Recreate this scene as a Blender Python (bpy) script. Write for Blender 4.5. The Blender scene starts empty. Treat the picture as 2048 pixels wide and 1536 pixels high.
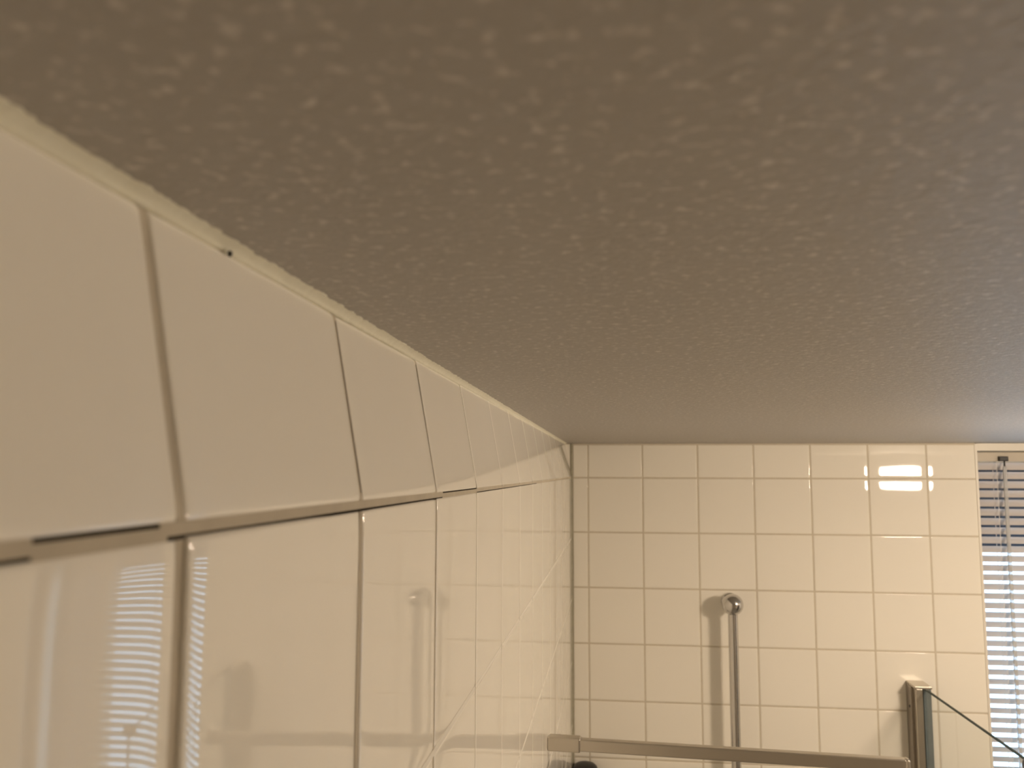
import bpy, math, random
import numpy as np
from mathutils import Matrix, Vector, noise

random.seed(4)
rng = np.random.default_rng(4)

# ------------------------------------------------------------------ camera
# U = one tile and joint on the far wall.  Solved from the tile joints of the photograph.
U = 0.152
A_ = 0.7855            # camera to left wall, in U
YF = 15.99             # camera to far wall
H1 = 0.109             # first joint below the camera
CT = 0.5063            # upper edge of the tiles above the camera
CE = 0.528             # ceiling above the camera
TILT = 0.1063          # how far the top row of the left wall leans back
CEIL = 2.40
YAW, PITCH, ROLL, FPX = 0.1186, 0.1023, 0.0028, 1706.0


def W(X, Y, Z):
    """tile units round the camera -> metres in the room (left wall x=0, ceiling z=2.4)"""
    return Vector(((X + A_) * U, Y * U, CEIL - (CE - Z) * U))


sc = bpy.context.scene
fwd = Vector((-math.sin(YAW) * math.cos(PITCH), math.cos(YAW) * math.cos(PITCH), math.sin(PITCH)))
rgt = Vector((math.cos(YAW), math.sin(YAW), 0))
upv = rgt.cross(fwd)
r2 = math.cos(ROLL) * rgt + math.sin(ROLL) * upv
u2 = -math.sin(ROLL) * rgt + math.cos(ROLL) * upv
cam = bpy.data.cameras.new('camera')
co = bpy.data.objects.new('camera', cam)
sc.collection.objects.link(co)
M = Matrix(((r2.x, u2.x, -fwd.x), (r2.y, u2.y, -fwd.y), (r2.z, u2.z, -fwd.z))).to_4x4()
M.translation = W(0, 0, 0)
co.matrix_world = M
cam.sensor_width = 36.0
cam.lens = FPX / 2048 * 36.0
cam.clip_start = 0.005
cam.dof.use_dof = True
cam.dof.focus_distance = 0.85
cam.dof.aperture_fstop = 13.0
sc.camera = co

# ------------------------------------------------------------------ world, exposure
wd = bpy.data.worlds.new('world')
sc.world = wd
wd.use_nodes = True
bg = wd.node_tree.nodes['Background']
bg.inputs[0].default_value = (0.52, 0.74, 1.0, 1)
bg.inputs[1].default_value = 4.5
sc.view_settings.view_transform = 'Standard'
sc.view_settings.look = 'None'
sc.view_settings.exposure = 0.0
sc.view_settings.gamma = 1.0
sc.cycles.use_denoising = True
sc.cycles.max_bounces = 14
sc.cycles.diffuse_bounces = 8
sc.cycles.glossy_bounces = 8
sc.cycles.transmission_bounces = 8
sc.cycles.transparent_max_bounces = 12
sc.cycles.sample_clamp_indirect = 6.0
sc.cycles.caustics_reflective = True
sc.cycles.caustics_refractive = False

LAMP_COL = (1.0, 0.80, 0.60)
LAMP_STRENGTH = 158.0


# ------------------------------------------------------------------ materials
def mat(name, col, rough=0.5, metal=0.0, spec=0.5, bump=None, mottle=None, **kw):
    m = bpy.data.materials.new(name)
    m.use_nodes = True
    nt = m.node_tree
    b = nt.nodes['Principled BSDF']
    b.inputs['Base Color'].default_value = (*col, 1)
    b.inputs['Roughness'].default_value = rough
    b.inputs['Metallic'].default_value = metal
    b.inputs['Specular IOR Level'].default_value = spec
    for k, v in kw.items():
        b.inputs[k.replace('_', ' ')].default_value = v
    tc = nt.nodes.new('ShaderNodeNewGeometry')
    if mottle:
        sc_, amt = mottle
        n = nt.nodes.new('ShaderNodeTexNoise')
        n.inputs['Scale'].default_value = sc_
        n.inputs['Detail'].default_value = 5
        nt.links.new(tc.outputs['Position'], n.inputs['Vector'])
        mx = nt.nodes.new('ShaderNodeMix')
        mx.data_type = 'RGBA'
        mx.inputs[6].default_value = (*[c * (1 - amt) for c in col], 1)
        mx.inputs[7].default_value = (*[min(1, c * (1 + amt)) for c in col], 1)
        nt.links.new(n.outputs['Fac'], mx.inputs[0])
        nt.links.new(mx.outputs[2], b.inputs['Base Color'])
    if bump:
        prev = None
        for sc_, dist, strength, detail in bump:
            n = nt.nodes.new('ShaderNodeTexNoise')
            n.inputs['Scale'].default_value = sc_
            n.inputs['Detail'].default_value = detail
            nt.links.new(tc.outputs['Position'], n.inputs['Vector'])
            bp = nt.nodes.new('ShaderNodeBump')
            bp.inputs['Strength'].default_value = strength
            bp.inputs['Distance'].default_value = dist
            nt.links.new(n.outputs['Fac'], bp.inputs['Height'])
            if prev:
                nt.links.new(prev.outputs['Normal'], bp.inputs['Normal'])
            prev = bp
        nt.links.new(prev.outputs['Normal'], b.inputs['Normal'])
    return m


TILE = mat('white_glazed_tile', (0.86, 0.83, 0.755), 0.03, spec=0.5, bump=[(14, 0.0006, 0.2, 0)])
GROUT = mat('tile_grout', (0.50, 0.45, 0.36), 0.9, spec=0.2, bump=[(900, 0.0005, 0.6, 4)], mottle=(60, 0.15))
GAP = mat('crack_shade_and_backing', (0.03, 0.024, 0.018), 0.95, spec=0.05)  # near-black colour stands in for the shade inside cracks; also hidden backing
GROUTF = mat('beige_tile_grout', (0.60, 0.55, 0.45), 0.8, spec=0.3, mottle=(60, 0.1))
GROUTP = mat('pale_tile_grout', (0.81, 0.785, 0.72), 0.25, spec=0.4, mottle=(60, 0.03))
SEAL = mat('grey_corner_sealant', (0.34, 0.32, 0.24), 0.6, mottle=(90, 0.25))
CAULK = mat('cream_caulk', (0.80, 0.78, 0.65), 0.38, spec=0.5, bump=[(260, 0.0006, 0.5, 3)], mottle=(45, 0.06))
TRIM = mat('white_lacquered_trim', (0.76, 0.73, 0.66), 0.35, mottle=(30, 0.03))
CHROME = mat('polished_chrome', (0.62, 0.61, 0.60), 0.06, metal=1.0, bump=[(30, 0.0002, 0.1, 1)])
CHROMEP = mat('worn_chrome_tube', (0.60, 0.585, 0.57), 0.16, metal=1.0, mottle=(60, 0.04))
ALU = mat('satin_aluminium', (0.60, 0.56, 0.49), 0.32, metal=1.0, bump=[(400, 0.0002, 0.2, 2)])
ALUD = mat('dull_aluminium', (0.34, 0.31, 0.27), 0.42, metal=0.9, bump=[(400, 0.0002, 0.2, 2)])
BLACK = mat('black_plastic', (0.012, 0.011, 0.012), 0.35, mottle=(40, 0.2))
NAVY = mat('dark_blue_plastic', (0.012, 0.025, 0.06), 0.3, mottle=(40, 0.2))
SLAT = mat('beige_lacquered_slat', (0.66, 0.60, 0.55), 0.42, mottle=(30, 0.04))
RAILM = mat('beige_lacquered_headrail', (0.50, 0.45, 0.37), 0.4, mottle=(30, 0.04))
CORD = mat('white_cord', (0.78, 0.76, 0.74), 0.7, mottle=(300, 0.1))
RUBBER = mat('grey_rubber_seal', (0.13, 0.16, 0.17), 0.5, mottle=(100, 0.15))
BACKM = mat('beige_wall_paint', (0.50, 0.46, 0.40), 0.7, mottle=(20, 0.03))
FLOORM = mat('grey_floor_tile', (0.33, 0.32, 0.30), 0.4, mottle=(12, 0.1))
WALLM = mat('white_wall_paint', (0.84, 0.82, 0.77), 0.7, mottle=(20, 0.03))
DOORM = mat('added_door_wood', (0.07, 0.055, 0.05), 0.5, mottle=(6, 0.3))
SHUT = mat('grey_blue_shutter', (0.10, 0.12, 0.17), 0.6, mottle=(15, 0.1))
BRICK = mat('brown_brick', (0.20, 0.11, 0.075), 0.9, mottle=(25, 0.2))
BOTTLEM = mat('dark_green_bottle', (0.03, 0.045, 0.035), 0.3, mottle=(20, 0.2))


def glass(name, col, rough=0.0):
    m = bpy.data.materials.new(name)
    m.use_nodes = True
    nt = m.node_tree
    nt.nodes.remove(nt.nodes['Principled BSDF'])
    out = nt.nodes['Material Output']
    tr = nt.nodes.new('ShaderNodeBsdfTransparent')
    tr.inputs[0].default_value = (*col, 1)
    gl = nt.nodes.new('ShaderNodeBsdfGlossy')
    gl.inputs['Roughness'].default_value = rough
    fr = nt.nodes.new('ShaderNodeFresnel')
    fr.inputs[0].default_value = 1.45
    mx = nt.nodes.new('ShaderNodeMixShader')
    ge_ = nt.nodes.new('ShaderNodeNewGeometry')
    inv = nt.nodes.new('ShaderNodeMath')
    inv.operation = 'SUBTRACT'
    inv.inputs[0].default_value = 1.0
    mu = nt.nodes.new('ShaderNodeMath')
    mu.operation = 'MULTIPLY'
    nt.links.new(ge_.outputs['Backfacing'], inv.inputs[1])
    nt.links.new(inv.outputs[0], mu.inputs[0])
    nt.links.new(fr.outputs[0], mu.inputs[1])
    nt.links.new(mu.outputs[0], mx.inputs[0])
    nt.links.new(tr.outputs[0], mx.inputs[1])
    nt.links.new(gl.outputs[0], mx.inputs[2])
    nt.links.new(mx.outputs[0], out.inputs[0])
    return m


GLASS = glass('clear_glass_pane', (0.972, 0.985, 0.982))
WGLASS = glass('window_glass_pane', (0.95, 0.97, 0.97))
EDGE = mat('dark_glass_edge', (0.03, 0.045, 0.04), 0.5, spec=0.08, mottle=(50, 0.2))
ACRYL = mat('clear_acrylic_rod', (0.86, 0.88, 0.90), 0.04, mottle=(80, 0.05), Transmission_Weight=0.5, IOR=1.45)

LAMPM = bpy.data.materials.new('lit_opal_glass')
LAMPM.use_nodes = True
_b = LAMPM.node_tree.nodes['Principled BSDF']
_b.inputs['Base Color'].default_value = (0.8, 0.78, 0.7, 1)
_b.inputs['Emission Color'].default_value = (*LAMP_COL, 1)
_b.inputs['Emission Strength'].default_value = LAMP_STRENGTH


def ceiling_material():
    m = bpy.data.materials.new('sprayed_plaster')
    m.use_nodes = True
    nt = m.node_tree
    b = nt.nodes['Principled BSDF']
    b.inputs['Roughness'].default_value = 0.5
    b.inputs['Specular IOR Level'].default_value = 0.6
    g = nt.nodes.new('ShaderNodeNewGeometry')

    def no(scale, detail, rough=0.5):
        n = nt.nodes.new('ShaderNodeTexNoise')
        n.inputs['Scale'].default_value = scale
        n.inputs['Detail'].default_value = detail
        n.inputs['Roughness'].default_value = rough
        nt.links.new(g.outputs['Position'], n.inputs['Vector'])
        return n
    n1 = no(330, 3, 0.6)
    n2 = no(120, 2)
    spk = no(210, 2, 0.5)
    ramp = nt.nodes.new('ShaderNodeValToRGB')
    ramp.color_ramp.elements[0].position = 0.56
    ramp.color_ramp.elements[0].color = (0.385, 0.36, 0.325, 1)
    ramp.color_ramp.elements[1].position = 0.72
    ramp.color_ramp.elements[1].color = (0.62, 0.58, 0.53, 1)
    nt.links.new(spk.outputs['Fac'], ramp.inputs[0])
    nt.links.new(ramp.outputs[0], b.inputs['Base Color'])
    b1 = nt.nodes.new('ShaderNodeBump')
    b1.inputs['Strength'].default_value = 0.28
    b1.inputs['Distance'].default_value = 0.0016
    nt.links.new(n1.outputs['Fac'], b1.inputs['Height'])
    b2 = nt.nodes.new('ShaderNodeBump')
    b2.inputs['Strength'].default_value = 0.22
    b2.inputs['Distance'].default_value = 0.002
    nt.links.new(n2.outputs['Fac'], b2.inputs['Height'])
    nt.links.new(b1.outputs['Normal'], b2.inputs['Normal'])
    nt.links.new(b2.outputs['Normal'], b.inputs['Normal'])
    return m


PLASTER = ceiling_material()


# ------------------------------------------------------------------ mesh building
class MB:
    def __init__(s):
        s.v, s.f, s.mi, s.sm = [], [], [], []
        s.mats = []

    def m(s, material):
        if material not in s.mats:
            s.mats.append(material)
        return s.mats.index(material)

    def add(s, verts, faces, material, smooth=False):
        o = len(s.v)
        s.v += [tuple(p) for p in verts]
        i = s.m(material)
        for f in faces:
            s.f.append(tuple(o + k for k in f))
            s.mi.append(i)
            s.sm.append(smooth)

    def box(s, lo, hi, material, bev=0.0):
        x0, y0, z0 = lo
        x1, y1, z1 = hi
        if bev <= 0:
            v = [(x, y, z) for x in (x0, x1) for y in (y0, y1) for z in (z0, z1)]
            f = [(0, 1, 3, 2), (4, 6, 7, 5), (0, 4, 5, 1), (2, 3, 7, 6), (0, 2, 6, 4), (1, 5, 7, 3)]
            s.add(v, f, material)
            return
        import bmesh
        bm = bmesh.new()
        bmesh.ops.create_cube(bm, size=1)
        for q in bm.verts:
            q.co = Vector(((x0 + x1) / 2 + q.co.x * (x1 - x0), (y0 + y1) / 2 + q.co.y * (y1 - y0), (z0 + z1) / 2 + q.co.z * (z1 - z0)))
        bmesh.ops.bevel(bm, geom=bm.edges[:], offset=bev, segments=3, profile=0.5, affect='EDGES')
        bm.verts.index_update()
        s.add([q.co[:] for q in bm.verts], [[q.index for q in f.verts] for f in bm.faces], material, False)
        bm.free()

    def lathe(s, prof, c, axis, material, n=40, smooth=True):
        """prof: list of (radius, along); long straight runs get holding rings so the shading stays straight"""
        q = [prof[0]]
        for (ra, ha), (rb, hb) in zip(prof[:-1], prof[1:]):
            if abs(hb - ha) > 0.04:
                for t in (0.002 / abs(hb - ha), 0.004 / abs(hb - ha), 1 - 0.004 / abs(hb - ha), 1 - 0.002 / abs(hb - ha)):
                    q.append((ra + (rb - ra) * t, ha + (hb - ha) * t))
            q.append((rb, hb))
        prof = q
        ax = Vector(axis).normalized()
        t = Vector((0, 0, 1)) if abs(ax.z) < 0.9 else Vector((1, 0, 0))
        e1 = ax.cross(t).normalized()
        e2 = ax.cross(e1)
        c = Vector(c)
        vs = []
        for r, h in prof:
            for k in range(n):
                a = 2 * math.pi * k / n
                vs.append(c + ax * h + (e1 * math.cos(a) + e2 * math.sin(a)) * max(r, 1e-6))
        fs = []
        for j in range(len(prof) - 1):
            for k in range(n):
                k2 = (k + 1) % n
                fs.append((j * n + k, j * n + k2, (j + 1) * n + k2, (j + 1) * n + k))
        s.add(vs, fs, material, smooth)
        s.add(vs[:n][::-1], [tuple(range(n))], material, False)
        s.add(vs[-n:], [tuple(range(n))], material, False)

    def tube(s, p0, p1, r, material, n=20):
        p0, p1 = Vector(p0), Vector(p1)
        L = (p1 - p0).length
        b = min(r * 0.25, L * 0.2)
        s.lathe([(r - b, 0), (r, b), (r, L - b), (r - b, L)], p0, p1 - p0, material, n)

    def build(s, name, parent=None, kind=None, label=None, category=None, origin=None):
        me = bpy.data.meshes.new(name)
        v = np.array(s.v, dtype=float)
        o = bpy.data.objects.new(name, me)
        if origin is None and parent is None and kind is None:
            origin = tuple((v.min(0) + v.max(0)) / 2)
        base = Vector(origin) if origin is not None else Vector((0, 0, 0))
        if parent is not None:
            base, q = Vector((0, 0, 0)), parent
            while q is not None:
                base = base + q.location
                q = q.parent
        v = v - np.array(base)
        me.from_pydata([tuple(p) for p in v], [], s.f)
        for m_ in s.mats:
            me.materials.append(m_)
        me.polygons.foreach_set('material_index', s.mi)
        me.polygons.foreach_set('use_smooth', s.sm)
        me.update()
        sc.collection.objects.link(o)
        if parent is not None:
            o.parent = parent
        else:
            o.location = base
        if kind:
            o['kind'] = kind
        if label:
            o['label'] = label
        if category:
            o['category'] = category
        return o


def empty(name, loc, label, category):
    o = bpy.data.objects.new(name, None)
    o.empty_display_size = 0.05
    o.location = loc
    sc.collection.objects.link(o)
    o['label'] = label
    o['category'] = category
    return o


def tile(mb, P, eu, ev, en, w, h, tilt=(0.0, 0.0), off=0.0, drop=0.00045, fall=0.0045, rad=0.0011):
    """one glazed tile: corner P, edge directions eu, ev, normal en; edges fall away gently like real glaze"""
    def steps(L):
        e = [0, 0.0003, 0.0008, 0.0015, 0.0025, 0.004, 0.006, 0.009, 0.013, 0.018, 0.026, 0.038]
        e = [q for q in e if q < L * 0.45]
        mid = [L * 0.5] if L < 0.1 else [L * 0.36, L * 0.5, L * 0.64]
        return e + mid + [L - q for q in reversed(e)]

    def prof(d):
        z = -drop * math.exp(-d / fall)
        if d < 0.0015:
            k = 1 - d / 0.0015
            z -= rad * (1 - math.sqrt(max(0, 1 - k * k)))
        return z
    U_, V_ = steps(w), steps(h)
    P, eu, ev, en = Vector(P), Vector(eu), Vector(ev), Vector(en)
    vs, nu, nv = [], len(U_), len(V_)
    for a in U_:
        for b in V_:
            z = prof(min(a, w - a)) + prof(min(b, h - b)) + off
            z += (a - w / 2) * tilt[0] + (b - h / 2) * tilt[1]
            vs.append(P + eu * a + ev * b + en * z)
    fs = [(i * nv + j, (i + 1) * nv + j, (i + 1) * nv + j + 1, i * nv + j + 1) for i in range(nu - 1) for j in range(nv - 1)]
    # keep the winding towards en
    n0 = eu.cross(ev)
    if n0.dot(en) < 0:
        fs = [f[::-1] for f in fs]
    mb.add(vs, fs, TILE, True)
    # sides down into the joint
    ring = [i * nv for i in range(nu)] + [(nu - 1) * nv + j for j in range(1, nv)] + [i * nv + nv - 1 for i in range(nu - 2, -1, -1)] + [j for j in range(nv - 2, 0, -1)]
    rv = [vs[k] for k in ring]
    lo = [p - en * 0.006 for p in rv]
    n = len(rv)
    sf = [(k, (k + 1) % n, n + (k + 1) % n, n + k) for k in range(n)]
    if n0.dot(en) < 0:
        sf = [f[::-1] for f in sf]
    sf = [f[::-1] for f in sf]
    mb.add(rv + lo, sf, TILE, False)


def quadbox(mb, P, eu, ev, en, a0, a1, b0, b1, n0, n1, material):
    """box in a local frame"""
    P, eu, ev, en = Vector(P), Vector(eu), Vector(ev), Vector(en)
    v = [P + eu * a + ev * b + en * c for a in (a0, a1) for b in (b0, b1) for c in (n0, n1)]
    f = [(0, 1, 3, 2), (4, 6, 7, 5), (0, 4, 5, 1), (2, 3, 7, 6), (0, 2, 6, 4), (1, 5, 7, 3)]
    if eu.cross(ev).dot(en) < 0:
        f = [q[::-1] for q in f]
    mb.add(v, f, material)


J = 0.0039      # joint width
EY, EZ, EX = Vector((0, 1, 0)), Vector((0, 0, 1)), Vector((1, 0, 0))
FLOOR_Z = 0.0
ROOM_X1 = 12.4          # U
ROOM_Y0 = -6.5          # U, behind the camera

# ------------------------------------------------------------------ left wall
S_, ZL, Y0_ = 1.1369, 1.106, 1.5063
wl = MB()
JR = 0.0011     # grout lies this deep
cols = [Y0_ + i * S_ for i in range(-3, 13)]
edges = cols + [YF]
zrow = [-H1 - j * ZL for j in range(0, 8)]
x_lo = W(-A_, 0, 0)
# backing (solid wall behind the tiles, coloured dark as the shade in cracks)
wl.box((W(-A_, 0, 0).x - 0.12, W(0, ROOM_Y0, 0).y, FLOOR_Z), (-0.0062, W(0, YF, 0).y, W(0, 0, -H1).z + 0.0), GAP)
tilts = {(-1, 0): (-0.0035, 0.0), (0, 0): (-0.0100, 0.002), (1, 0): (0.001, -0.001), (2, 0): (0.0, 0.0005)}
for r in range(0, 7):
    ztop = W(0, 0, zrow[r]).z - J / 2
    zbot = W(0, 0, zrow[r + 1]).z + J / 2
    for i in range(-3, 13):
        ya = W(0, Y0_ + i * S_, 0).y + J / 2
        yb = W(0, Y0_ + (i + 1) * S_, 0).y - J / 2
        yb = min(yb, W(0, YF, 0).y - 0.002)
        t = tilts.get((i, r), (random.uniform(-1, 1) * 0.0008, random.uniform(-1, 1) * 0.0008))
        tile(wl, (0, ya, zbot), EY, EZ, EX, yb - ya, ztop - zbot, t, drop=0.00045 if i < 2 else (0.00025 if i == 2 else 0.00006), rad=0.0011 if i < 2 else (0.0005 if i == 2 else 0.0002))
# plain tiles below and behind, so the wall closes to the floor
wl.box((-0.0063, W(0, ROOM_Y0, 0).y, FLOOR_Z), (-0.0008, W(0, YF, 0).y, W(0, 0, zrow[7]).z), TILE)
wl.box((-0.0063, W(0, ROOM_Y0, 0).y, W(0, 0, zrow[7]).z), (-0.0008, W(0, Y0_ - 3 * S_, 0).y - J, W(0, 0, -H1).z), TILE)
# horizontal grout, lower rows
yA, yB = W(0, Y0_ - 3 * S_, 0).y - J, W(0, YF, 0).y
for r in range(1, 8):
    z = W(0, 0, zrow[r]).z
    wl.box((-0.006, yA, z - J / 2 - 0.0002), (-0.0004, yB, z + J / 2 + 0.0002), GROUTP)
# vertical grout, lower rows
for i in range(-3, 13):
    y = W(0, Y0_ + i * S_, 0).y
    wl.box((-0.006, y - J / 2 - 0.0002, W(0, 0, zrow[7]).z), (-JR if i < 3 else -0.0001, y + J / 2 + 0.0002, W(0, 0, zrow[0]).z - J / 2), GROUT if i < 3 else GROUTP)
# first joint: grout with a crack, its shade a dark strip, now along its lower edge, now along its upper edge
zj = W(0, 0, -H1).z
CR = 0.0013


def yx(xpix, slope_z=None):
    """depth along the left wall (U) at which the first joint passes picture column xpix"""
    d = (xpix - 1228.0) / FPX
    r = d * 0.986 / (1 + d * 0.1175)
    return A_ / -r


segs = [(yx(-400), yx(85), 'low'), (yx(85), yx(335), 'up'), (yx(335), yx(350), 'none'),
        (yx(350), yx(890), 'low'), (yx(890), yx(957), 'up'), (yx(957), yx(1075), 'low'), (yx(1075), YF, 'none')]
JH = 0.0047
for a, b, k in segs:
    lo, hi = zj - JH / 2 - 0.0002, zj + JH / 2 + 0.0002
    if k == 'low':
        lo += CR
    if k == 'up':
        hi -= CR
    wl.box((-0.0062, a * U, lo), (-0.0007, b * U, hi), GROUT)
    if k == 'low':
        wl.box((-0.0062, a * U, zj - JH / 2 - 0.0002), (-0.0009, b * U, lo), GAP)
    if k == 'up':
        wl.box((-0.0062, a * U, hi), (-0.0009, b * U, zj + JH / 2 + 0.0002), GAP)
# upper row leans back
top = W(-A_ - TILT, 0, CT)
bot = Vector((0, 0, zj + JH / 2))
ev = Vector((top.x, 0, top.z - bot.z))
hup = ev.length
ev.normalize()
en = Vector((ev.z, 0, -ev.x))
quadbox(wl, (0, 0, bot.z - JH), EY, ev, en, W(0, ROOM_Y0, 0).y, W(0, YF, 0).y, 0.0, hup + 0.012, -0.10, -0.0062, GAP)
for i in range(-3, 13):
    ya = W(0, Y0_ + i * S_, 0).y + J / 2
    yb = min(W(0, Y0_ + (i + 1) * S_, 0).y - J / 2, W(0, YF, 0).y + 0.012)
    t = (random.uniform(-1, 1) * 0.001, random.uniform(-1, 1) * 0.001)
    if i == 1:
        t = (0.003, -0.004)
    tile(wl, (0, ya, bot.z), EY, ev, en, yb - ya, hup, t, drop=0.00045 if i < 2 else (0.00025 if i == 2 else 0.00006), rad=0.0011 if i < 2 else (0.0005 if i == 2 else 0.0002))
for i in range(-3, 13):
    y = W(0, Y0_ + i * S_, 0).y
    quadbox(wl, (0, 0, bot.z), EY, ev, en, y - J / 2 - 0.0002, y + J / 2 + 0.0002, -0.001, hup - 0.0003, -0.006, -JR if i < 3 else -0.0001, GROUT if i < 3 else GROUTP)
    if i in (1, 2):      # dark hairline beside these joints
        quadbox(wl, (0, 0, bot.z), EY, ev, en, y + J / 2 - 0.0010, y + J / 2 - 0.0002, 0.004, hup - 0.003, -0.004, -JR + 0.0001, GAP)
quadbox(wl, (0, 0, bot.z), EY, ev, en, W(0, ROOM_Y0, 0).y, yA, 0, hup, -0.006, -0.0008, TILE)
quadbox(wl, (0, 0, bot.z), EY, ev, en, W(0, ROOM_Y0, 0).y, W(0, YF, 0).y, hup + 0.0001, hup + 0.008, -0.03, -0.003, GROUT)
wl.build('wall_left', kind='structure')

# caulk bead between the leaning tiles and the ceiling
cb = MB()
NY = 1400
ys = np.concatenate([np.linspace(-0.10, 0.9, 1000), np.linspace(0.9, W(0, YF, 0).y, 420)[1:]])
prof_n = 7
vs = []
tx, tz = top.x, top.z
for y in ys:
    n1 = noise.noise(Vector((y * 9, 3.1, 0))) * 0.0008
    n2 = noise.noise(Vector((y * 260, 7.7, 0))) * 0.0010 + noise.noise(Vector((y * 620, 1.7, 0))) * 0.0009
    p0 = Vector((tx - 0.0006 + n1 * 0.4, y, tz + 0.0002 + n1 * 0.3))
    p2 = Vector((tx + 0.0058 + n1 + n2, y, CEIL + 0.0002))
    p1 = Vector((tx + 0.0011 + n1, y, tz + 0.0028))
    for k in range(prof_n):
        t = k / (prof_n - 1)
        q = p0 * (1 - t) ** 2 + p1 * 2 * t * (1 - t) + p2 * t * t
        q.z += noise.noise(Vector((y * 120, k * 1.3, 2))) * 0.00025
        vs.append(q)
    vs.append(Vector((tx - 0.004, y, CEIL + 0.0002)))
    vs.append(Vector((tx - 0.004, y, tz - 0.0005)))
pn = prof_n + 2
fs = []
for i in range(len(ys) - 1):
    for k in range(pn):
        k2 = (k + 1) % pn
        fs.append((i * pn + k, i * pn + k2, (i + 1) * pn + k2, (i + 1) * pn + k))
cb.add(vs, fs, CAULK, True)
cb.build('trim_1', kind='structure')

# ------------------------------------------------------------------ far wall, window opening at its right
WX0, WX1 = 6.36, 9.80      # opening
WZ0 = -7.6
wf = MB()
X0_ = -0.4783
yw = W(0, YF, 0).y
JF = 0.0040
fcols = [-A_ + 0.0] + [X0_ + i for i in range(0, 7)] + [WX0 - 0.01]
frows = [CE - 0.022, -H1] + [-H1 - j for j in range(1, 8)]
XW = lambda X: W(X, 0, 0).x
ZW = lambda Z: W(0, 0, Z).z
# masonry round the opening
wf.box((XW(-A_ - 0.9), yw + 0.0062, FLOOR_Z), (XW(WX0), yw + 0.22, CEIL + 0.05), GAP)
wf.box((XW(WX1), yw + 0.0062, FLOOR_Z), (XW(ROOM_X1) + 0.1, yw + 0.22, CEIL + 0.05), BRICK)
wf.box((XW(WX0), yw + 0.0062, FLOOR_Z), (XW(WX1), yw + 0.22, ZW(WZ0)), WALLM)
wf.box((XW(-A_ - 0.2), yw + 0.0012, FLOOR_Z), (XW(WX0) - 0.002, yw + 0.0064, ZW(CE) - 0.0005), GROUTF)
for r in range(len(frows) - 1):
    zt, zb = ZW(frows[r]) - JF / 2, ZW(frows[r + 1]) + JF / 2
    for c in range(len(fcols) - 1):
        xa, xb = XW(fcols[c]) + JF / 2, XW(fcols[c + 1]) - JF / 2
        if c == 0:
            xa = XW(-A_) + (0.0048 if r else 0.0048)
        t = (random.uniform(-1, 1) * 0.0012, random.uniform(-1, 1) * 0.0012)
        if r <= 1 and c in (5, 6, 7):
            t = (0, 0)
        tile(wf, (xa, yw, zb), EX, EZ, -EY, xb - xa, zt - zb, t)
# sliver of tile left of the corner line in the top row, where the left wall leans away
wf.box((XW(-A_ - TILT) - 0.01, yw - 0.0002, ZW(-H1)), (XW(-A_) - 0.004, yw + 0.006, ZW(frows[0])), TILE)
wf.box((XW(-A_) + 0.005, yw, FLOOR_Z), (XW(WX0) - 0.003, yw + 0.006, ZW(frows[-1])), TILE)
wf.box((XW(WX1), yw, FLOOR_Z), (XW(ROOM_X1), yw + 0.006, CEIL), TILE)
wf.box((XW(WX0) - 0.002, yw, FLOOR_Z), (XW(WX1), yw + 0.006, ZW(WZ0)), TILE)
wf.build('wall_far', kind='structure')

# grey sealant in the corner, white edge strips and lining of the opening
t2 = MB()
t2.lathe([(0.0042, 0), (0.0042, ZW(CE) - 0.001)], (XW(-A_) + 0.0004, yw + 0.0015, 0), (0, 0, 1), SEAL, 16)
t2.build('trim_2', kind='structure')
t3 = MB()
t3.box((XW(WX0) - 0.0035, yw - 0.0008, ZW(WZ0)), (XW(WX0) + 0.003, yw + 0.012, CEIL - 0.002), TRIM, 0.0008)
t3.build('trim_3', kind='structure')
t4 = MB()
t4.box((XW(WX0) + 0.003, yw + 0.004, CEIL - 0.021), (XW(WX1), yw + 0.10, CEIL - 0.001), TRIM)
t4.build('trim_4', kind='structure')

# ------------------------------------------------------------------ ceiling, other walls, floor
ce = MB()
ce.box((XW(-A_ - TILT) - 0.03, W(0, ROOM_Y0, 0).y - 0.1, CEIL), (XW(ROOM_X1) + 0.1, yw + 0.23, CEIL + 0.12), PLASTER)
ce.build('ceiling', kind='structure')
fl = MB()
fl.box((-0.13, W(0, ROOM_Y0, 0).y - 0.1, -0.1), (XW(ROOM_X1) + 0.1, yw + 0.23, 0), FLOORM)
fl.build('floor', kind='structure')
wr = MB()
wr.box((XW(ROOM_X1), W(0, ROOM_Y0, 0).y, 0), (XW(ROOM_X1) + 0.1, yw, CEIL), WALLM)
wr.build('wall_right', kind='structure')
wb = MB()
wb.box((-0.12, W(0, ROOM_Y0, 0).y - 0.1, 0), (XW(ROOM_X1) + 0.1, W(0, ROOM_Y0, 0).y, CEIL), BACKM)
wb.build('wall_back', kind='structure')
dr = MB()  # unseen dark panel, added to be mirrored in the chrome rail
dr.box((XW(ROOM_X1) - 0.04, 0.80, 0), (XW(ROOM_X1) - 0.001, 1.72, 2.05), DOORM, 0.004)
dr.build('added_door_1', kind='structure')

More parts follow.
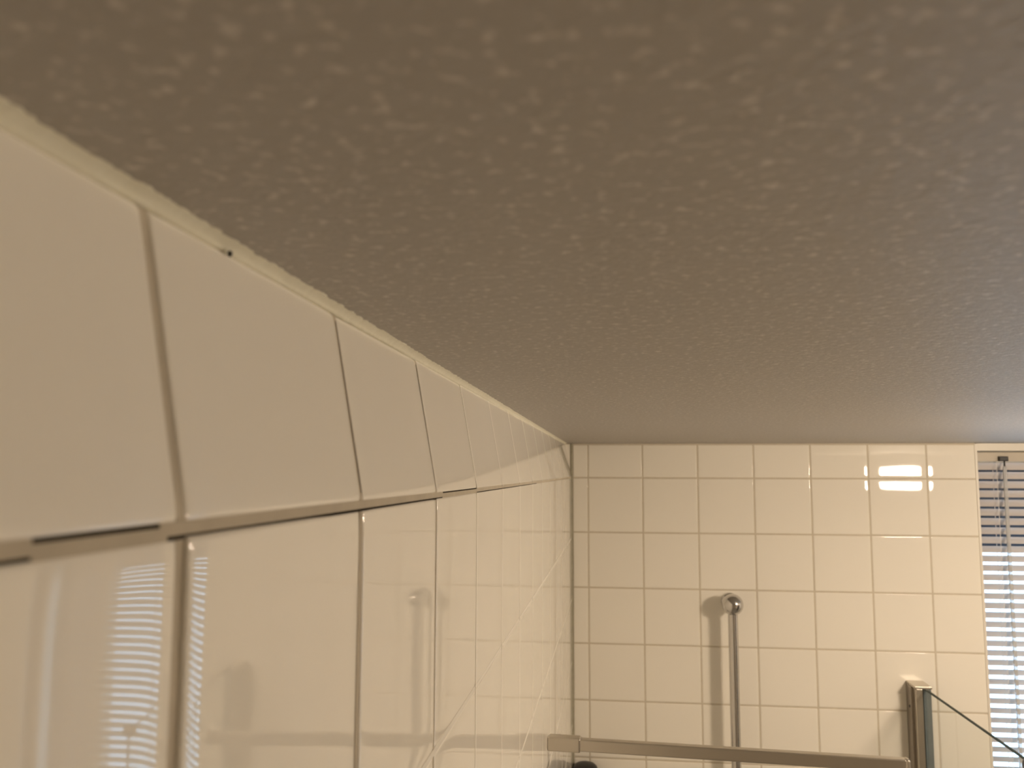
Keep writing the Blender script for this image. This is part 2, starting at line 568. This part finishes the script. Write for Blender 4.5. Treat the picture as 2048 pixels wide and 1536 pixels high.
# ------------------------------------------------------------------ window and what is outside
wn = MB()
fy0, fy1 = yw + 0.055, yw + 0.105
zt, zb = CEIL - 0.021, ZW(WZ0)
xa, xb = XW(WX0), XW(WX1)
FW = 0.045
wn.box((xa, fy0, zb), (xa + 0.02, fy1, zt), TRIM, 0.003)
wn.box((xb - 0.02, fy0, zb), (xb, fy1, zt), TRIM, 0.003)
wn.box((xa, fy0, zt - FW), (xb, fy1, zt), TRIM, 0.003)
wn.box((xa, fy0, zb), (xb, fy1, zb + FW), TRIM, 0.003)
wn.box((XW(8.35), fy0, zb), (XW(8.6), fy1, zt), TRIM, 0.003)
win = wn.build('window_1', kind='structure')
wp = MB()
wp.box((xa + 0.02, yw + 0.078, zb + FW), (xb - 0.02, yw + 0.084, zt - FW), WGLASS)
wp.build('window_pane', parent=win)
# outside roller shutter pulled a little way down
sh = MB()
zs = ZW(-1.27)
k = 0
z = CEIL + 0.05
while z > zs:
    sh.box((xa - 0.05, yw + 0.235, z - 0.036), (xb + 0.05, yw + 0.245 + 0.003 * (k % 2), z), SHUT, 0.003)
    k += 1
    z -= 0.032
sh.build('window_shutter', parent=win)
bk = MB()  # added slab, shaped to darken part of the window's mirror image
bk.box((12.3, 20.0, -30.0), (13.0, 20.4, 26.0), BRICK)
bk.build('added_brick_slab', kind='structure')

# ------------------------------------------------------------------ venetian blind
BX0, BX1 = WX0 + 0.045, 9.10
by = yw + 0.030          # slat centre
blind = empty('venetian_blind', ((XW(BX0) + XW(BX1)) / 2, by, CEIL - 0.03),
              'beige horizontal slatted blind hanging in the window at the right edge, daylight between its slats', 'blind')
hr = MB()
hr.box((XW(BX0), by - 0.014, CEIL - 0.0495), (XW(BX1), by + 0.014, CEIL - 0.0245), RAILM, 0.0015)
hr.build('headrail', blind)
sp, sw, ang = 0.02465, 0.0245, math.radians(-50)
sl = MB()
z = CEIL - 0.0625
zs_list = []
while z > ZW(WZ0) + 0.03:
    zs_list.append(z)
    z -= sp
for z in zs_list:
    n = 7
    vs, fs = [], []
    for X in (XW(BX0) + 0.001, XW(BX1)):
        for side in (0, 1):
            for k in range(n):
                t = (k / (n - 1) - 0.5)
                a = t * sw
                crown = 0.0016 * (1 - 4 * t * t) - side * 0.0003
                yy = by + a * math.cos(ang) - crown * math.sin(ang)
                zz = z + a * math.sin(ang) + crown * math.cos(ang)
                vs.append((X, yy, zz))
    m2 = 2 * n
    for k in range(n - 1):
        fs.append((k, k + 1, m2 + k + 1, m2 + k))
        fs.append((n + k + 1, n + k, m2 + n + k, m2 + n + k + 1))
        fs.append((k + 1, k, n + k, n + k + 1))
        fs.append((m2 + k, m2 + k + 1, m2 + n + k + 1, m2 + n + k))
    fs.append((0, m2, m2 + n, n))
    fs.append((n - 1, 2 * n - 1, m2 + 2 * n - 1, m2 + n - 1))
    sl.add(vs, fs, SLAT, False)
sl.build('slats', blind)
br = MB()
br.box((XW(BX0), by - 0.012, zs_list[-1] - 0.032), (XW(BX1), by + 0.012, zs_list[-1] - 0.016), RAILM, 0.002)
br.build('bottom_rail', blind)
for X in (6.74, 8.9):
    lc = MB()
    for dy in (-0.0125, 0.0125):
        lc.tube((XW(X), by + dy, zs_list[-1] - 0.02), (XW(X), by + dy, CEIL - 0.05), 0.0008, CORD, 8)
    lc.build('ladder_cord', blind)
wand = MB()
wx = XW(6.84)
wand.lathe([(0.0046, 0), (0.0050, 0.003), (0.0050, 0.90), (0.003, 0.905)], (wx, by - 0.024, CEIL - 0.062 - 0.905), (0, 0, 1), ACRYL, 6, False)
wd_ = wand.build('tilt_wand', blind)
wc = MB()
wc.box((wx - 0.012, by - 0.027, CEIL - 0.049), (wx + 0.010, by - 0.0142, CEIL - 0.036), BLACK, 0.0015)
wc.tube((wx, by - 0.024, CEIL - 0.063), (wx, by - 0.024, CEIL - 0.047), 0.0022, BLACK, 12)
wc.build('tilt_mechanism', blind, label='black plastic clip under the headrail')

# ------------------------------------------------------------------ riser rail with ball end
DB = 0.37 * U
RX, RZ = 2.045, -2.31
rr = empty('shower_riser_rail', (XW(RX), yw - DB, ZW(RZ)),
           'chrome vertical shower rail with a round ball top, mounted on the far tiled wall', 'shower rail')
b = MB()
c = Vector((XW(RX), yw - DB, ZW(RZ)))
R = 0.0282
pr = [(R * math.sin(math.pi * k / 24), -R * math.cos(math.pi * k / 24)) for k in range(1, 24)]
b.lathe(pr, c, (0, 0, 1), CHROME, 48)
b.build('ball_end', rr)
b = MB()
b.lathe([(0.0115, 0), (0.0115, DB - 0.012), (0.022, DB - 0.010), (0.024, DB - 0.006), (0.024, DB - 0.0005)], c, (0, 1, 0), CHROME, 40)
b.build('wall_bracket', rr)
b = MB()
b.lathe([(0.0125, 0), (0.0128, 0.002), (0.0128, 0.80)], c + Vector((0, 0, -0.82)), (0, 0, 1), CHROMEP, 64)
b.build('pole', rr)
b = MB()
c2 = c + Vector((0, 0, -0.83))
b.lathe(pr, c2, (0, 0, 1), CHROME, 32)
b.lathe([(0.0115, 0), (0.0115, DB - 0.012), (0.024, DB - 0.006), (0.024, DB - 0.0005)], c2, (0, 1, 0), CHROME, 32)
b.build('lower_bracket', rr)

# ------------------------------------------------------------------ aluminium bar from the left wall
BY = 10.2
BYR = 9.92
bar = empty('shower_bar', (0.001, W(0, BY, 0).y, ZW(-3.14)),
            'satin aluminium horizontal bar from the left wall, crossing in front of the chrome rail', 'bar')
ybar = W(0, BY, 0).y
zbar = ZW(-3.11)
b = MB()
b.box((0.046, ybar - 0.009, zbar - 0.0100), (XW(3.12) - 0.006, ybar + 0.009, zbar + 0.0100), ALU, 0.0022)
b.build('rail', bar)
b = MB()
b.box((0.0004, ybar - 0.0115, zbar - 0.0118), (0.058, ybar + 0.0115, zbar + 0.0125), ALU, 0.0030)
b.build('wall_cap', bar, label='greyish square cap against the wall')
b = MB()
b.box((XW(3.12) - 0.0085, ybar - 0.010, zbar - 0.0108), (XW(3.12), ybar + 0.010, zbar + 0.0108), ALU, 0.004)
b.build('end_cap', bar)
bar.rotation_euler = (0, 0, -math.atan((BY - BYR) / 3.9))

# ------------------------------------------------------------------ glass screen with wall profile
PX, PZ = 5.16, -3.63
scr = empty('shower_screen', (XW(PX), yw, ZW(PZ)),
            'clear glass shower panel in an aluminium wall profile, dark top edge slanting before the blind', 'shower screen')
pf = MB()
x0 = XW(PX) - 0.024
yf = yw - 0.066
zlow = 0.15
# channel: back, two cheeks
pf.box((x0, yw - 0.020, zlow), (x0 + 0.041, yw - 0.0005, ZW(PZ) + 0.004), ALUD, 0.0015)
pf.box((x0 - 0.002, yw - 0.045, zlow), (x0 + 0.012, yw - 0.018, ZW(PZ)), ALUD, 0.0015)
pf.box((x0 + 0.004, yf, zlow), (x0 + 0.021, yw - 0.040, ZW(PZ)), ALU, 0.0015)
pf.build('wall_profile', scr)
pc = MB()
pc.box((x0 + 0.001, yf - 0.001, ZW(PZ) - 0.001), (x0 + 0.044, yw - 0.0004, ZW(PZ) + 0.006), ALU, 0.0015)
pc.build('profile_cap', scr)
ps = MB()
ps.box((x0 + 0.0225, yf + 0.001, zlow), (x0 + 0.042, yw - 0.030, ZW(PZ) - 0.001), RUBBER, 0.0015)
ps.build('profile_seal', scr, label='blue-grey rubber seal strip')
pw = MB()
pw.lathe([(0.0035, 0), (0.0035, 0.0012), (0.0022, 0.0014)], (x0 - 0.0021, yw - 0.032, ZW(PZ) - 0.052), (-1, 0, 0), BLACK, 16)
pw.build('screw', scr)
gy0, gy1 = W(0, 11.85, 0).y, yf + 0.004
gx = x0 + 0.025
g = MB()
g.box((gx, gy0, zlow), (gx + 0.006, gy1, ZW(PZ) - 0.002), GLASS)
gp = g.build('glass_pane', scr)
ge = MB()
ge.box((gx - 0.0002, gy0, ZW(PZ) - 0.0023), (gx + 0.0062, gy1, ZW(PZ) - 0.0003), EDGE)
ge.box((gx - 0.0002, gy0 - 0.0015, zlow), (gx + 0.0062, gy0, ZW(PZ) - 0.0003), EDGE)
ge.build('glass_edge', gp, label='dark polished glass edge')
kb = MB()
kb.lathe([(0.008, -0.013), (0.0120, -0.011), (0.0130, -0.007), (0.0130, 0.008), (0.0115, 0.012), (0.007, 0.014)], (gx + 0.003, gy0 + 0.004, ZW(PZ) - 0.006), (1, 0, 0), NAVY, 36)
kb.build('corner_fitting', scr, label='dark blue round fitting at the glass corner')

# ------------------------------------------------------------------ bottle on a wire shelf in the far corner
sx, sy, sz = 0.036, yw - 0.040, ZW(-5.22) - 0.182
shelf = empty('corner_shelf', (0, yw, sz), 'wire shelf in the corner of the tiled walls', 'shelf')
b = MB()
N = 14
for k in range(9):
    d = 0.19 * (k + 1) / 9
    b.tube((0.001, yw - d, sz), (d, yw - 0.001, sz), 0.002, CHROME, 10)
b.tube((0.003, yw - 0.19, sz), (0.003, yw - 0.002, sz), 0.003, CHROME, 10)
b.tube((0.003, yw - 0.003, sz), (0.19, yw - 0.003, sz), 0.003, CHROME, 10)
b.build('shelf_grid', shelf)
b = MB()
b.tube((0.003, yw - 0.19, sz + 0.035), (0.19, yw - 0.003, sz + 0.035), 0.003, CHROME, 10)
for t in (0.02, 0.35, 0.65, 0.98):
    b.tube((0.003 + 0.187 * t, yw - 0.19 + 0.187 * t, sz), (0.003 + 0.187 * t, yw - 0.19 + 0.187 * t, sz + 0.035), 0.002, CHROME, 10)
b.build('guard_rail', shelf)
bt = empty('toiletry_bottle', (sx, sy, sz + 0.002), 'bottle with a domed black cap in the far corner below the bar', 'bottle')
b = MB()
b.lathe([(0.026, 0), (0.030, 0.003), (0.031, 0.010), (0.031, 0.125), (0.029, 0.134)], (sx, sy, sz + 0.002), (0, 0, 1), BOTTLEM, 40)
b.build('bottle_body', bt)
b = MB()
b.lathe([(0.0350, 0), (0.0350, 0.035), (0.0340, 0.046), (0.031, 0.055), (0.024, 0.061), (0.010, 0.0645), (0.001, 0.0655)], (sx, sy, sz + 0.134), (0, 0, 1), BLACK, 40)
b.build('cap', bt)

# ------------------------------------------------------------------ speck on the upper tile edge
b = MB()
ypk = 1.855
cpt = W(-A_ - TILT, ypk, CT) + Vector((0.0012, 0, -0.0005))
vs, fs = [], []
n1_, n2_ = 10, 14
for i in range(n1_ + 1):
    for j in range(n2_):
        th, ph = math.pi * i / n1_, 2 * math.pi * j / n2_
        d = Vector((math.sin(th) * math.cos(ph), math.sin(th) * math.sin(ph), math.cos(th)))
        rr_ = 0.00115 * (1 + 0.35 * noise.noise(d * 2.3))
        vs.append(cpt + Vector((d.x * 0.7, d.y * 1.1, d.z)) * rr_)
for i in range(n1_):
    for j in range(n2_):
        j2 = (j + 1) % n2_
        fs.append((i * n2_ + j, (i + 1) * n2_ + j, (i + 1) * n2_ + j2, i * n2_ + j2))
b.add(vs, fs, BLACK, True)
b.build('dirt_speck', label='tiny black speck on the cream bead above the near left tiles', category='speck')

# ------------------------------------------------------------------ ceiling lamp, just outside the picture to the right
LX, LY = 7.60, 8.1
lamp = empty('ceiling_lamp', (XW(LX), LY * U, CEIL), 'lit round opal glass lamp on the ceiling, mirrored in the far wall tiles', 'lamp')
b = MB()
b.lathe([(0.055, 0), (0.060, 0.004), (0.060, 0.052), (0.055, 0.058)], (XW(LX), LY * U, CEIL - 0.0580), (0, 0, 1), CHROME, 48)
b.build('lamp_base', lamp)
b = MB()
b.lathe([(0.060, 0), (0.075, 0.0025), (0.082, 0.008), (0.084, 0.016), (0.084, 0.080), (0.081, 0.086), (0.05, 0.087)],
        (XW(LX), LY * U, CEIL - 0.0580 - 0.0875), (0, 0, 1), LAMPM, 56)
b.build('lamp_shade', lamp)
